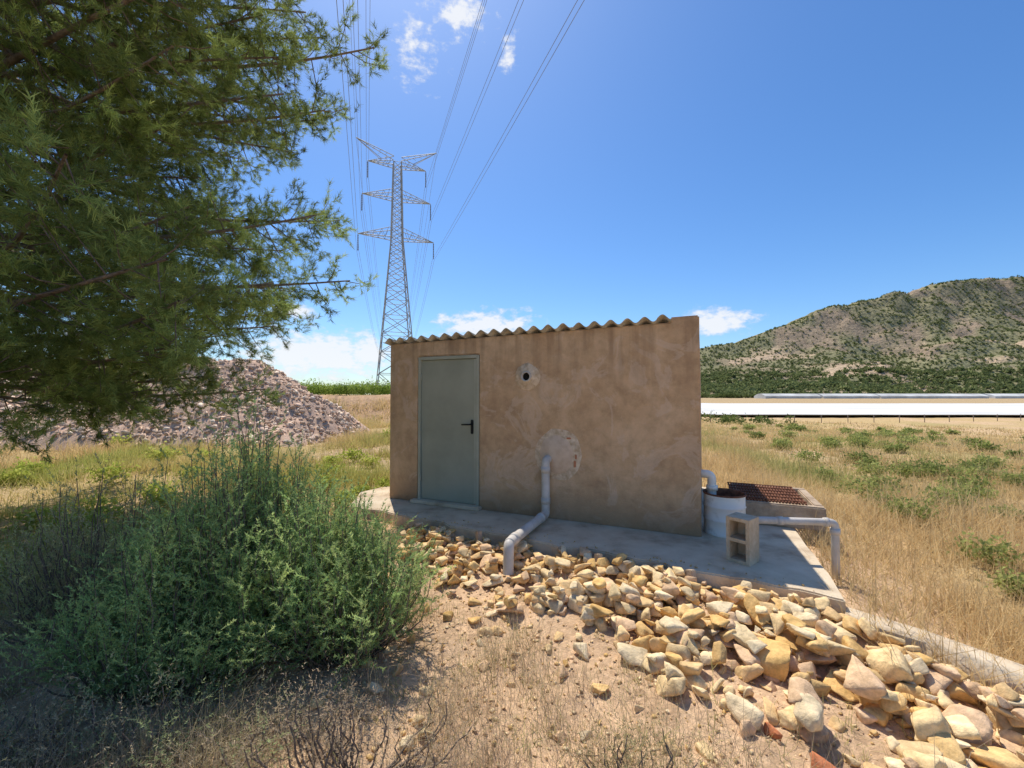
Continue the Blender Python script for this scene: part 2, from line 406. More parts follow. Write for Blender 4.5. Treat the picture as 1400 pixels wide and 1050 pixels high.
# ------------------------------------------------------------ hut
hut=empty('pump_house',(-1.789,6.214,0),math.atan2(-1.706,3.786))
W=4.153;Dp=2.6
def ztop(u):return 2.24+.06*u/W
out=[(0,0),(.509,0),(.509,2.04),(1.485,2.04),(1.485,0),(W,0),(W,2.355),(3.86,2.352),(3.86,ztop(3.86)),(0,ztop(0))]
bm=bmesh.new();vs=[bm.verts.new((p[0],0,p[1]-(.01 if p[1]==0 else 0))) for p in out];f=bm.faces.new(vs)
e=bmesh.ops.extrude_face_region(bm,geom=[f])
for v in e['geom']:
    if isinstance(v,bmesh.types.BMVert):v.co.y=.15
bmesh.ops.bevel(bm,geom=bm.edges[:],offset=.014,segments=3,affect='EDGES')
bm_obj('front_wall',bm,M_stucco,hut)
def gable(name,x0,x1):
    bm=bmesh.new()
    P=[(.15,-.01),(Dp,-.01),(Dp,1.95),(.15,2.35 if x0>1 else 2.24)]
    a_=[bm.verts.new((x0,p,q)) for p,q in P];f=bm.faces.new(a_)
    e=bmesh.ops.extrude_face_region(bm,geom=[f])
    for v in e['geom']:
        if isinstance(v,bmesh.types.BMVert):v.co.x=x1
    bm_obj(name,bm,M_stucco,hut)
gable('side_wall_left',0.003,.15);gable('side_wall_right',3.86,W-.004)
box('back_wall',.15,3.86,Dp-.15,Dp-.002,-.01,1.94,M_stucco,hut,0)
us=np.linspace(-.07,3.875,420);V=[];F=[];vv=[-.075,.6,1.4,2.75];T=.009
for lay in (0,1):
    for u in us:
        sh=.014*math.sin(int((u+.07)/.95)*2.3)
        for v in vv:
            base=2.285+.055*u/W-(v+.075)*.14+ .006*math.sin(int((u+.07)/.95)*1.7)
            V.append((u,v+sh*(v<0),base+.03*math.sin(2*math.pi*u/.187)+(T if lay else 0)))
nu=len(us);nv=len(vv)
for i in range(nu-1):
    for j in range(nv-1):
        a_=i*nv+j;F.append((a_,a_+nv,a_+nv+1,a_+1));o=nu*nv;F.append((o+a_,o+a_+1,o+a_+nv+1,o+a_+nv))
    a_=i*nv;F.append((a_,nu*nv+a_,nu*nv+a_+nv,a_+nv))
    a_=i*nv+nv-1;F.append((a_,a_+nv,nu*nv+a_+nv,nu*nv+a_))
mesh_np('corrugated_roof',np.array(V),F,M_roof,parent=hut)
box('door_frame_left',.509,.549,-.006,.09,0,2.03,M_frame,hut,.003)
box('door_frame_right',1.445,1.485,-.006,.09,0,2.03,M_frame,hut,.003)
box('door_frame_top',.549,1.445,-.006,.09,1.99,2.035,M_frame,hut,.003)
box('door_leaf',.553,1.441,.02,.06,.05,1.985,M_door,hut,.004)
box('door_edge_trim',1.40,1.4405,.014,.0195,.06,1.98,M_frame,hut,.002)
box('threshold',.44,1.53,-.10,.12,0.002,.045,M_conc,hut,.01)
box('handle_plate',1.352,1.392,.008,.02,.98,1.17,M_black,hut,.008)
tube('handle_lever',rounded([(1.372,.01,1.11),(1.372,-.045,1.11),(1.25,-.05,1.105)],.02),.011,M_black,hut,10)
for z in (.35,1.75):tube('hinge',[(.551,.005,z-.05),(.551,.005,z+.05)],.009,M_frame,hut,8)
def blob(name,u,z,r_,mat,th,parent,seed,sx=1,n=26,amp=.35):
    bm=bmesh.new();c=bm.verts.new((u,-th*1.1,z));o=[];q=[]
    for k in range(n):
        a_=2*math.pi*k/n;rr=r_*(1-amp/2+amp*float(fbm(np.array(math.cos(a_)*1.5+seed),np.array(math.sin(a_)*1.5),3,seed)))
        o.append(bm.verts.new((u+sx*rr*math.cos(a_),-.0005,z+rr*math.sin(a_))))
        q.append(bm.verts.new((u+sx*rr*.93*math.cos(a_),-th,z+rr*.93*math.sin(a_))))
    for k in range(n):
        bm.faces.new((c,q[k],q[(k+1)%n]));bm.faces.new((q[k],o[k],o[(k+1)%n],q[(k+1)%n]))
    bm_obj(name,bm,mat,parent,True)
blob('vent_patch',2.174,1.725,.17,M_patch,.012,hut,3)
lathe_prof=[(.062,0),(.066,.01),(.066,.05),(.058,.055),(.05,.05),(.05,0)]
v=lathe('vent_pipe',lathe_prof,M_pvc,hut,24);v.rotation_euler=(math.pi/2,0,0);v.location=(2.174,-.008,1.73)
v=lathe('vent_void',[(0.0005,0),(.05,0.0)],M_dark,hut,24);v.rotation_euler=(math.pi/2,0,0);v.location=(2.174,-.022,1.73)
blob('pipe_patch_edge',2.57,.775,.31,M_patch,.008,hut,5,.95,34,.3)
blob('pipe_patch',2.56,.775,.235,noisemat('patch_plaster',(.60,.43,.30),(.74,.57,.42),7,.97,.4,.01,60),.017,hut,8,.95,34,.25)
for (u0,z0,w,h_) in ((2.77,.64,.03,.08),(2.785,.735,.025,.06),(2.68,.97,.06,.022)):
    box('exposed_brick',u0,u0+w,-.016,.01,z0,z0+h_,M_brick,hut,.007)
dp=empty('drain_pipe')
def wl(u,v,z):
    return (-1.789+u*.9117+v*.4108,6.214-u*.4108+v*.9117,z)
p=[wl(2.45,.05,.72),wl(2.45,-.10,.72),wl(2.45,-.10,.075),(-.02,4.10,.09)]
tube('pipe',rounded(p+[(-.03,4.03,.095),(-.035,3.97,-.16)],.055,7),.05,M_pvc,dp,20,False)
tube('collar',[wl(2.45,-.10,.20),wl(2.45,-.10,.27)],.056,M_pvc,dp,20)
tube('collar_top',[wl(2.45,-.10,.57),wl(2.45,-.10,.64)],.056,M_pvc,dp,20)
a0=Vector(wl(2.45,-.10,.075));a1=Vector((-.02,4.10,.09))
tube('collar_mid',[a0.lerp(a1,.13),a0.lerp(a1,.2)],.056,M_pvc,dp,20)
tube('collar_end',[a0.lerp(a1,.86),a0.lerp(a1,.93)],.056,M_pvc,dp,20)
# ------------------------------------------------------------ side things
br=empty('metal_drum',(2.32,4.67,0))
h_=.44;r_=.205
prof_=[(.001,.03),(r_-.012,.03),(r_-.01,h_-.02),(r_-.004,h_-.004),(r_+.006,h_),(r_+.012,h_-.008),(r_+.004,h_-.02),(r_,h_-.03),(r_,.31),(r_+.009,.30),(r_,.29),(r_,.17),(r_+.009,.16),(r_,.15),(r_,.02),(r_+.006,.01),(r_,0)]
lathe('shell',prof_[6:],M_white,br,40);lathe('rim_and_inside',prof_[:7],M_rust,br,40)
lathe('inside_shade',[(.001,.30),(r_-.013,.29)],M_dark,br,40)  # near-black disc standing in for the shade inside the open drum
cb=empty('cinder_block',(2.09,3.88,0),R(-52))
bm=bmesh.new();hx,hy,hz=.10,.10,.40
def bb(x0,x1,z0,z1):
    c=bmesh.ops.create_cube(bm,size=1)['verts']
    for v in c: v.co=Vector(((x0+x1)/2+v.co.x*(x1-x0),v.co.y*2*hy,(z0+z1)/2+v.co.z*(z1-z0)))
t=.03
bb(-hx,-hx+t,.001,hz);bb(hx-t,hx,.001,hz)
for z0,z1 in ((.001,t),(.185,.215),(hz-t,hz)): bb(-hx+t,hx-t,z0,z1)
bm_obj('block',bm,M_block,cb)
box('cell_back',-hx+t,hx-t,hy-.03,hy-.005,t,.185,M_block,cb,0);box('cell_back_top',-hx+t,hx-t,hy-.03,hy-.005,.215,hz-t,M_block,cb,0)
vb=empty('concrete_valve_box',wl(4.153,0,0),math.atan2(-1.706,3.786))
box('box_front',.35,1.25,.75,.85,0,.26,M_edge,vb,.015);box('box_back',.35,1.25,1.75,1.85,0,.26,M_edge,vb,.015)
box('box_left',.35,.45,.852,1.748,0,.26,M_edge,vb,.012);box('box_right',1.15,1.25,.852,1.748,0,.26,M_edge,vb,.012)
for k in range(24):box('grate_bar',.33+.032*k,.345+.032*k,.8,1.78,.263,.28,M_rust,vb,0)
for k in range(6):box('grate_cross',.32,1.09,.85+.17*k,.875+.17*k,.281,.29,M_rust,vb,.002)
op=empty('outlet_pipe')
tube('pipe',rounded([(2.16,4.0,.01),(2.16,4.0,.335),(2.93,3.88,.345),(2.93,3.88,-.4)],.05,7),.032,M_pvc,op,16)
tube('elbow_collar',[(2.84,3.894,.344),(2.875,3.889,.3445)],.04,M_pvc,op,16)
tube('elbow_collar_low',[(2.93,3.88,.29),(2.93,3.88,.24)],.04,M_pvc,op,16)
tube('mid_collar',[(2.45,3.955,.339),(2.5,3.947,.3395)],.038,M_pvc,op,16)
wp=empty('wall_pipe')
tube('pipe',rounded([wl(4.1,.30,.62),wl(4.26,.30,.62),wl(4.26,.30,.01)],.06,7),.045,M_white,wp,16)
tube('flange',[wl(4.262,.30,.50),wl(4.262,.30,.45)],.06,M_white,wp,16)
for (x,y) in ((1.50,3.66),(.80,4.02),(-.36,4.68)):
    o=box('concrete_post',-.028,.028,-.035,.035,-.3,0,M_edge,None,.006);o.location=(x,y-.05,.03);o.rotation_euler=(R(-14),R(5),R(28))
# ------------------------------------------------------------ rocks
def rock_variant():
    bm=bmesh.new()
    n=random.randint(9,12);sx,sy,sz=1,random.uniform(.6,.9),random.uniform(.42,.66)
    for k in range(n):
        v=Vector((random.gauss(0,1),random.gauss(0,1),random.gauss(0,1))).normalized()
        e=.42;v=Vector([math.copysign(abs(c)**e,c) for c in v])*random.uniform(.8,1)
        bm.verts.new((v.x*sx*.5,v.y*sy*.5,v.z*sz*.5))
    bmesh.ops.convex_hull(bm,input=bm.verts[:])
    kill=[v for v in bm.verts if not v.link_faces]
    bmesh.ops.delete(bm,geom=kill,context='VERTS')
    bmesh.ops.triangulate(bm,faces=bm.faces[:])
    bmesh.ops.subdivide_edges(bm,edges=bm.edges[:],cuts=4,use_grid_fill=True)
    bmesh.ops.triangulate(bm,faces=bm.faces[:])
    for _ in range(2): bmesh.ops.smooth_vert(bm,verts=bm.verts[:],factor=.4,use_axis_x=True,use_axis_y=True,use_axis_z=True)
    bmesh.ops.recalc_face_normals(bm,faces=bm.faces[:])
    bm.verts.index_update()
    V=np.array([tuple(v.co) for v in bm.verts]);F=np.array([[v.index for v in f.verts] for f in bm.faces])
    V=V-V.mean(0);bm.free();V=V/ (np.abs(V[:,0]).max()*2)
    V=V*(1+.2*(fbm(V[:,0]*8+9,V[:,1]*8+V[:,2]*7,3,n)-.5))[:,None]
    V=V+rng.normal(0,.004,V.shape)
    return V,F
RV=[rock_variant() for _ in range(34)]
def small_variant():
    bm=bmesh.new()
    for k in range(9):
        v=Vector((random.gauss(0,1),random.gauss(0,1),random.gauss(0,1))).normalized();bm.verts.new((v.x*.5,v.y*.4,v.z*.3))
    bmesh.ops.convex_hull(bm,input=bm.verts[:]);bmesh.ops.triangulate(bm,faces=bm.faces[:]);bm.verts.index_update()
    V=np.array([tuple(v.co) for v in bm.verts]);F=np.array([[v.index for v in f.verts] for f in bm.faces]);bm.free();return V,F
SV=[small_variant() for _ in range(12)]
palS=np.array([(.86,.66,.38),(.82,.57,.27),(.76,.54,.35),(.88,.73,.49),(.78,.52,.22),(.90,.72,.44),(.84,.60,.32)])
def rotm(a,b,c):
    return np.array(Matrix.Rotation(a,3,'Z')@Matrix.Rotation(b,3,'Y')@Matrix.Rotation(c,3,'X'))
def build_rocks(name,items,mat,pal,parent=None,smooth=True,var=None):
    Vs=[];Fs=[];Cs=[];o=0
    for (x,y,z,s,tilt) in items:
        V,F=random.choice(var or (RV if s>.06 else SV));Rm=rotm(random.uniform(0,6.28),random.gauss(0,tilt),random.gauss(0,tilt))
        W_=V@Rm.T*s+np.array([x,y,z]);Vs.append(W_);Fs.append(F+o);o+=len(V)
        c=pal[random.randrange(len(pal))]*random.uniform(.82,1.08);Cs.append(np.tile(c,(len(V),1)))
    return mesh_np(name,np.concatenate(Vs),np.concatenate(Fs),mat,np.concatenate(Cs),parent,smooth)
gs=.02;ox,oy=-2.0,.6;nxg,nyg=int(7.5/gs),int(6/gs)
HX,HY=np.meshgrid(ox+np.arange(nxg)*gs,oy+np.arange(nyg)*gs,indexing='ij')
HM=gh(HX,HY)
def drop(x,y,s):
    i0,j0=int((x-ox)/gs),int((y-oy)/gs);k=max(1,int(s*.42/gs))
    i1,i2,j1,j2=max(i0-k,0),min(i0+k+1,nxg),max(j0-k,0),min(j0+k+1,nyg)
    if i2<=i1 or j2<=j1:return None
    sub=HM[i1:i2,j1:j2];dd=((HX[i1:i2,j1:j2]-x)**2+(HY[i1:i2,j1:j2]-y)**2)/(s*.42)**2
    mk=dd<1
    if not mk.any():return None
    base=np.percentile(sub[mk],48);zc=base+s*.17
    top=zc+s*.24*np.sqrt(np.clip(1-dd,0,1));sub[mk]=np.maximum(sub[mk],top[mk])
    return zc
items=[]
def width(a):return np.interp(a,[1.2,2.2,3.5,4.8,5.6,8],[.4,.9,1.05,1.3,1.75,2.2])
def start(a):return np.interp(a,[1.2,5.2,5.7,8],[.05,.05,.34,.62])
tries=0
while len(items)<1500 and tries<17000:
    tries+=1
    a_=random.uniform(1.25,7.8);w=width(a_);d_=start(a_)+abs(random.random()**1.25)*w
    p=A+tan*a_+nrm*d_
    dens=1-.85*((d_-start(a_))/w)**2
    if random.random()>dens:continue
    s=random.choice([.06,.08,.10,.12,.14,.17,.20])*random.uniform(.8,1.15)*(1 if a_>2.2 else .85)*np.interp(a_,[2,5],[.9,1.1])
    if d_-start(a_)<.12:s*=.85
    z=drop(p[0],p[1],s)
    if z is None or z+s*.1>(.03 if a_<5.2 else -.04)+(-.06*d_):continue
    items.append((p[0],p[1],z,s,.25))
build_rocks('rock_pile',items,M_stone,palS)
items=[]
for k in range(11000):
    x=random.uniform(-2.6,3.6);y=random.uniform(1.1,5.2)
    if in_slab(x,y,.03):continue
    do=dout(x,y);al=along(x,y)
    if do<0 :continue
    pr=.95 if do<2.4 else .6
    if al<.8:pr*=.15
    if random.random()>pr:continue
    s=random.choice([.008,.012,.016,.02,.028,.04]) if random.random()<.962 else random.uniform(.06,.13)
    items.append((x,y,float(gh(x,y))+s*.12,s,.5))
for k in range(160):
    a_=random.uniform(.6,5.2);d_=-abs(random.gauss(0,.10))-.02
    p=A+tan*a_+nrm*d_;s=random.choice([.008,.012,.02,.03]);items.append((p[0],p[1],.002+s*.15,s,.3))
build_rocks('loose_stones',items,M_stone,palS*.95)
items=[(x,y,float(gh(x,y))+.03,s,.3) for x,y,s in ((1.45,2.02,.14),(1.35,2.25,.1),(2.6,2.0,.12),(1.1,1.95,.09))]
build_rocks('broken_bricks',items,M_stone,np.array([(.62,.24,.12)]))
# ------------------------------------------------------------ rubble mound
def moundz(X,Y):
    px_=np.interp(X,[-40,-26,-14,-10.6,-9.2,-7.8,-5.9],[1.6,2.4,3.0,3.2,2.6,1.5,0])
    cy=17.0;py=np.clip(1-np.abs(Y-cy+.4*np.sin(X*.8))/4.2,0,1)
    return px_*np.minimum(py*1.1,1)**.9+(fbm(X*.8,Y*.8,4,80)-.5)*1.0*np.clip(py*3,0,1)-.35*(py<=0)
gx=np.linspace(-40,-5.8,240);gy=np.linspace(12.5,22,90);X,Y=np.meshgrid(gx,gy,indexing='ij')
Z=moundz(X,Y)-.25;V=np.stack([X,Y,Z],-1).reshape(-1,3);m_=len(gy)
i,j=np.meshgrid(np.arange(len(gx)-1),np.arange(m_-1),indexing='ij')
F=np.stack([i*m_+j,(i+1)*m_+j,(i+1)*m_+j+1,i*m_+j+1],-1).reshape(-1,4)
md=empty('rubble_mound')
Cm=np.array([.64,.46,.35])*(.8+.4*fbm(V[:,0],V[:,1],3,83)[:,None])
mesh_np('mound_earth',V,F,M_ground,Cm,md,True)
items=[]
while len(items)<4600:
    x=random.uniform(-19,-6.1);y=random.uniform(12.8,18.6);z=float(moundz(x,y))
    if z<.15:continue
    items.append((x,y,z-.25+.01,random.choice([.07,.1,.13,.18,.24,.3]),.6))
build_rocks('mound_stones',items,M_stone,np.array([(.70,.54,.44),(.82,.65,.52),(.62,.48,.38),(.86,.74,.62),(.74,.54,.40)]),md,False,SV)
# ------------------------------------------------------------ grass
def blades(P,h,w,lean,cols,simple=False):
    n=len(P);az=rng.uniform(0,2*np.pi,n);D=np.stack([np.cos(az),np.sin(az),0*az],1)
    pz=rng.uniform(0,2*np.pi,n);S=np.stack([np.cos(pz),np.sin(pz),0*pz],1)*w[:,None]*.5
    U=np.array([0,0,1.]);h_=h[:,None];l=lean[:,None]*h_
    m=P+U*h_*.55+D*l*.3;t=P+U*h_*(1-.25*lean[:,None])+D*l
    if simple:
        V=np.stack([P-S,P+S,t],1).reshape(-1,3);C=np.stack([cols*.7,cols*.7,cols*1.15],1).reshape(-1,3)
        return V,np.arange(3*n).reshape(-1,3),C
    V=np.stack([P-S,P+S,m+S*.75,m-S*.75,t],1).reshape(-1,3);b=np.arange(n)[:,None]*5
    F=np.concatenate([b+np.array([[0,1,2]]),b+np.array([[0,2,3]]),b+np.array([[3,2,4]])],0)
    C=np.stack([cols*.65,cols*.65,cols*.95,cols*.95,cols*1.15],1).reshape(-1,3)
    return V,F,C
def grass(name,pts,hm,wm,per,spread,pal,lean=.45,hvar=.35,simple=False,tfun=None):
    n=len(pts);x=np.repeat(pts[:,0],per);y=np.repeat(pts[:,1],per)
    sp=np.repeat(np.broadcast_to(spread,n),per);hh=np.repeat(np.broadcast_to(hm,n)*(1+hvar*rng.normal(size=n)).clip(.35,2),per)
    ww=np.repeat(np.broadcast_to(wm,n),per)
    x=x+rng.normal(size=len(x))*sp;y=y+rng.normal(size=len(x))*sp
    k=~in_slab(x,y,.04);x,y,hh,ww=x[k],y[k],hh[k],ww[k];t=np.repeat(rng.random(n),per)[k]
    if tfun is not None: t=np.clip(tfun(x,y)+.25*(t-.5),0,1)
    z=gh(x,y)-.02;pal=np.array(pal)
    t=np.clip(t*.85+rng.random(len(x))*.3-.05,0,.999)*(len(pal)-1);i0=t.astype(int);fr=(t-i0)[:,None]
    c=pal[i0]*(1-fr)+pal[np.minimum(i0+1,len(pal)-1)]*fr
    c=c*(.85+.3*rng.random((len(x),1)))
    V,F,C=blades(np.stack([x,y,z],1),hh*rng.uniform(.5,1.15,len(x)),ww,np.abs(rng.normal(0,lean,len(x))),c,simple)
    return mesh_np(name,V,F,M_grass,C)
PG=[(.82,.62,.33),(.74,.55,.27),(.66,.50,.23),(.55,.48,.19),(.40,.41,.14)]
PGG=[(.80,.60,.30),(.72,.55,.25),(.58,.51,.17),(.42,.46,.12)]
def polar(n,r0,r1,a0,a1):
    r_=np.exp(rng.uniform(math.log(r0),math.log(r1),n));a_=np.radians(rng.uniform(a0,a1,n))
    return np.stack([r_*np.sin(a_),r_*np.cos(a_)],1)
tg=lambda x,y:sst(.36,.78,fbm(x*.3+5,y*.18,4,66))
P=polar(28000,3.6,85,8,64);k=(dright(P[:,0],P[:,1])>.08)|((dout(P[:,0],P[:,1])<-4.1))
k&=rng.random(len(P))<(.22+.78*sst(.37,.57,fbm(P[:,0]*.7,P[:,1]*.5,3,93)))
P=P[k];r=np.hypot(P[:,0],P[:,1])
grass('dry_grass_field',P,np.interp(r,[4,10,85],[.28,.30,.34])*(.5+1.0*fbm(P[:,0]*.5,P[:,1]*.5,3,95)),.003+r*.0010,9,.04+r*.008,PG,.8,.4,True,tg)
P=polar(24000,5.0,32,-72,-8);r=np.hypot(P[:,0],P[:,1])
k=~((moundz(P[:,0],P[:,1])>.5)&(P[:,1]>13.5)&(P[:,1]<21.5)&(P[:,0]<-6))&(P[:,1]<28)
k&=~((dout(P[:,0],P[:,1])<0)&(along(P[:,0],P[:,1])>-.1)&(dout(P[:,0],P[:,1])>-4.2))
k&=rng.random(len(P))<(.15+.85*sst(.40,.57,fbm(P[:,0]*.6,P[:,1]*.6,3,94)))
P=P[k];r=r[k]
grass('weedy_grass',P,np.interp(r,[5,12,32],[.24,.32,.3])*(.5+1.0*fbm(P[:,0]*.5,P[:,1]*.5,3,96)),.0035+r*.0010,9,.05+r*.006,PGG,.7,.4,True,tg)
P=np.stack([rng.uniform(-5,1.9,11000),rng.uniform(.8,4.8,11000)],1)
d=dout(P[:,0],P[:,1]);ok=(d>1.2+.4*(fbm(P[:,0]*1.5,P[:,1]*1.5,2,90)-.5))|(P[:,0]<-1.3)
dens=.04+.85*sst(.47,.66,fbm(P[:,0]*1.6,P[:,1]*1.6,3,91));dens=dens*np.interp(P[:,0],[-.9,-.2,.9,1.3],[1.1,.45,.25,.12])
P=P[ok&(rng.random(len(P))<dens)&(d>.3)]
grass('foreground_dry_grass',P,.25,.0026,13,.05,[(.50,.38,.27),(.74,.59,.39),(.42,.32,.24),(.66,.55,.32),(.38,.38,.18)],.85)
P=np.stack([rng.uniform(-.9,3.4,340),rng.uniform(1.4,4.6,340)],1);k=dout(P[:,0],P[:,1])>.05;P=P[k]
grass('sparse_weeds',P,.10,.004,9,.03,[(.40,.44,.15),(.62,.54,.26),(.36,.38,.13)],.9)
# ------------------------------------------------------------ weedy shrubs in the fields
P=polar(210,5.6,70,22,62);k=dright(P[:,0],P[:,1])>1.4;P=P[k];r=np.hypot(P[:,0],P[:,1])
s=rng.uniform(.2,.5,len(P))*(1+r*.012)
clumps('field_shrubs',np.column_stack([P,gh(P[:,0],P[:,1])]),s,s*1.0,400,.026+r*.0028,[(.20,.23,.07),(.36,.40,.12),(.50,.50,.18)],hollow=.3)
P=polar(80,6,20,-66,-14);k=~((P[:,1]>13)&(P[:,0]<-5));P=P[k];r=np.hypot(P[:,0],P[:,1])
k=~((dout(P[:,0],P[:,1])<.3)&(along(P[:,0],P[:,1])>-.4));P=P[k];r=r[k]
s=rng.uniform(.22,.5,len(P))
clumps('field_weeds',np.column_stack([P,gh(P[:,0],P[:,1])]),s,s*1.05,400,.03+r*.0028,[(.30,.36,.07),(.50,.56,.11),(.66,.64,.18)],hollow=.3)
def sprays(T,D,ln,per,nl,nw,cols,spreadang=.9):
    n=len(T);D=D/np.linalg.norm(D,axis=1)[:,None]
    t=rng.random((n,per))**.8
    B_=T[:,None,:]+D[:,None,:]*(t*np.asarray(ln).reshape(-1,1))[...,None]
    q=rng.normal(size=(n,per,3));q-= (q*D[:,None,:]).sum(-1,keepdims=True)*D[:,None,:];q/=np.linalg.norm(q,axis=-1,keepdims=True)
    nd=D[:,None,:]*(1.0)+q*spreadang*rng.uniform(.5,1.3,(n,per,1));nd/=np.linalg.norm(nd,axis=-1,keepdims=True)
    w=np.cross(nd,rng.normal(size=(n,per,3)));w/=np.linalg.norm(w,axis=-1,keepdims=True)
    L_=nl*rng.uniform(.65,1.15,(n,per,1))
    V=np.stack([B_-w*nw/2,B_+w*nw/2,B_+nd*L_],2).reshape(-1,3)
    c=np.repeat(np.repeat(cols,per,0)*(.8+.4*rng.random((n*per,1))),3,0)
    return V,np.arange(len(V)).reshape(-1,3),c
# ------------------------------------------------------------ pine tree
pine=empty('pine_tree')
tx,ty=-6.75,4.9
bv=[];bf=[]
def addtube(pts,rads,n=6):
    v,f=tube_arrays(pts,rads,n);o=len(bv);bv.extend([tuple(q) for q in v]);bf.extend([tuple(a_+o for a_ in g) for g in f])
tp=[(tx+.12*math.sin(z*.5),ty+.1*math.cos(z*.7),z) for z in np.linspace(-.3,9.9,16)]
addtube(tp,list(np.linspace(.22,.03,16)),12)
def Rf(z):return float(np.interp(z,[1.2,1.8,2.6,4,5.2,6.2,7.5,9,10],[3.6,4.05,4.4,4.5,4.65,4.7,4.3,2.4,.8]))  # upper crown, out of frame, is widened to throw shade on the foreground
TT=[];TD=[];TC=[]
nl=205
for k in range(nl):
    z0=1.65+ (k/nl)**1.12*7.7;az=k*2.39996+random.uniform(-.3,.3)
    Rl=Rf(z0)*random.uniform(.78,1.03)
    if k%4==0:Rl*=.65
    rise=np.interp(z0,[1.5,3,6,10],[-.05,.08,.2,.4])*Rl
    d=Vector((math.cos(az),math.sin(az),0));side=Vector((-d.y,d.x,0));cv=random.uniform(-.3,.3)
    base=Vector((tx,ty,z0));pts=[]
    for q in range(9):
        t=q/8;pts.append(base+d*Rl*t+side*cv*Rl*t*t+Vector((0,0,rise*t-.35*math.sin(math.pi*t)*.5)))
    addtube(pts,[.040*(1-.85*q/8)*(Rl/4)+.004 for q in range(9)],5)
    shade=random.uniform(.75,1.2)
    ns=int(10+Rl*4)
    for m in range(ns):
        t=.28+.72*((m+random.random()*.6)/ns)**.75
        if t>1:t=1
        fi=t*8;i0=min(int(fi),7);p=pts[i0].lerp(pts[i0+1],fi-i0)
        sl=(.5+.6*(1-t))*random.uniform(.5,1.2)*min(1,Rl/3)
        if t>.9: sl*=.8
        sg=1 if m%2 else -1
        sdv=(d*random.uniform(.1,1.0)+side*sg*random.uniform(.3,1.1)*(1 if t<.97 else .3)+Vector((0,0,random.uniform(-1.1,1.1)))).normalized()
        e=p+sdv*sl;mid=(p+e)/2+Vector((0,0,-.04))
        addtube([p,mid,e],[.009,.006,.003],3)
        nt_=int(5+sl*15);cl=random.uniform(.6,1.35)
        for w in range(nt_):
            u=.2+.8*math.sqrt((w+.5)/nt_);pp=p.lerp(e,u)+Vector((random.gauss(0,.045),random.gauss(0,.045),-.16*u*(1-u)+random.gauss(0,.05)))
            dd=(sdv*random.uniform(.3,1.0)+Vector((random.gauss(0,.6),random.gauss(0,.6),random.gauss(.25,.55)))).normalized()
            TT.append(tuple(pp));TD.append(tuple(dd))
            f_=random.random();c=np.array([.18,.24,.07])*(1-f_)+np.array([.40,.47,.15])*f_
            TC.append(c*shade*cl)
TT=np.array(TT);TD=np.array(TD);TC=np.array(TC)
V,F,C=sprays(TT,TD,rng.uniform(.10,.19,len(TT)),32,.095,.0068,TC,.95)
mesh_np('needles',V,F,M_leaf,C,pine)
mesh_np('trunk_and_limbs',np.array(bv),bf,M_bark,parent=pine,smooth=True)
k=rng.choice(len(TT),260,replace=False)
cv_=TT[k]+np.array([0,0,-.05]);its=[(p[0],p[1],p[2],random.uniform(.05,.08),1.2) for p in cv_]
build_rocks('pine_cones',its,M_bark,np.array([(.1,.06,.04)]),pine,True,SV)
# ------------------------------------------------------------ foreground bush
def bush(name,cx,cy,rx,ry,h,nst,pal,leaf=.026,lw=.007,per=34,leanout=.9):
    e=empty(name);bvv=[];bff=[];T=[];D=[];Cc=[];pal=np.array(pal)
    for s in range(nst):
        az=random.uniform(0,6.283);q=math.sqrt(random.random())
        g=float(gh(cx,cy))
        b0=Vector((cx+rx*.35*q*math.cos(az),cy+ry*.35*q*math.sin(az),g-.03))
        hh=h*(1-.45*q*q)*random.uniform(.62,1.12)
        hh*=.75+.5*float(fbm(np.array(math.cos(az)*q*2.4+cx),np.array(math.sin(az)*q*2.4),2,12))
        ext=random.uniform(.85,1.18)
        e0=Vector((cx+rx*q*math.cos(az)*leanout*ext,cy+ry*q*math.sin(az)*leanout*ext,g+hh))
        pts=[]
        for w in range(7):
            t=w/6;p=b0.lerp(e0,t);p.x+=(e0.x-b0.x)*.25*math.sin(math.pi*t);p.y+=(e0.y-b0.y)*.25*math.sin(math.pi*t)
            p+=Vector((random.gauss(0,.015),random.gauss(0,.015),0));pts.append(p)
        v,f=tube_arrays(pts,[.007*(1-.8*w/6)+.001 for w in range(7)],3);o=len(bvv);bvv.extend([tuple(z) for z in v]);bff.extend([tuple(a_+o for a_ in g_) for g_ in f])
        sh=random.uniform(.7,1.2);ci=pal[random.randrange(len(pal))]
        for w in range(11):
            t=.25+.75*w/10;fi=t*6;i0=min(int(fi),5);p=pts[i0].lerp(pts[i0+1],fi-i0)
            dd=(e0-b0).normalized()*.8+Vector((random.gauss(0,.7),random.gauss(0,.7),random.gauss(.2,.45)))
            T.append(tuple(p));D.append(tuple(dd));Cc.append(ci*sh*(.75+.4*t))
    T=np.array(T);D=np.array(D);Cc=np.array(Cc)
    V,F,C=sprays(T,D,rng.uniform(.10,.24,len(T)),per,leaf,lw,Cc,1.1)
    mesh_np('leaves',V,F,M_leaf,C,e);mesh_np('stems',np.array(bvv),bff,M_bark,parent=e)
GB=[(.38,.50,.20),(.44,.56,.22),(.31,.43,.18),(.52,.60,.25)]
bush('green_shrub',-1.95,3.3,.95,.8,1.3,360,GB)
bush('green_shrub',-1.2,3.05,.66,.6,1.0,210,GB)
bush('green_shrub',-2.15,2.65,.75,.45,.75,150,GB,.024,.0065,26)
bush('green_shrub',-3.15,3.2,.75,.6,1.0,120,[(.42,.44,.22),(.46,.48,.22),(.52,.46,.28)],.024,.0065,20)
bush('dry_shrub',-1.75,2.1,.8,.35,.38,70,[(.44,.42,.24),(.56,.46,.30),(.38,.44,.22)],.02,.005,12)
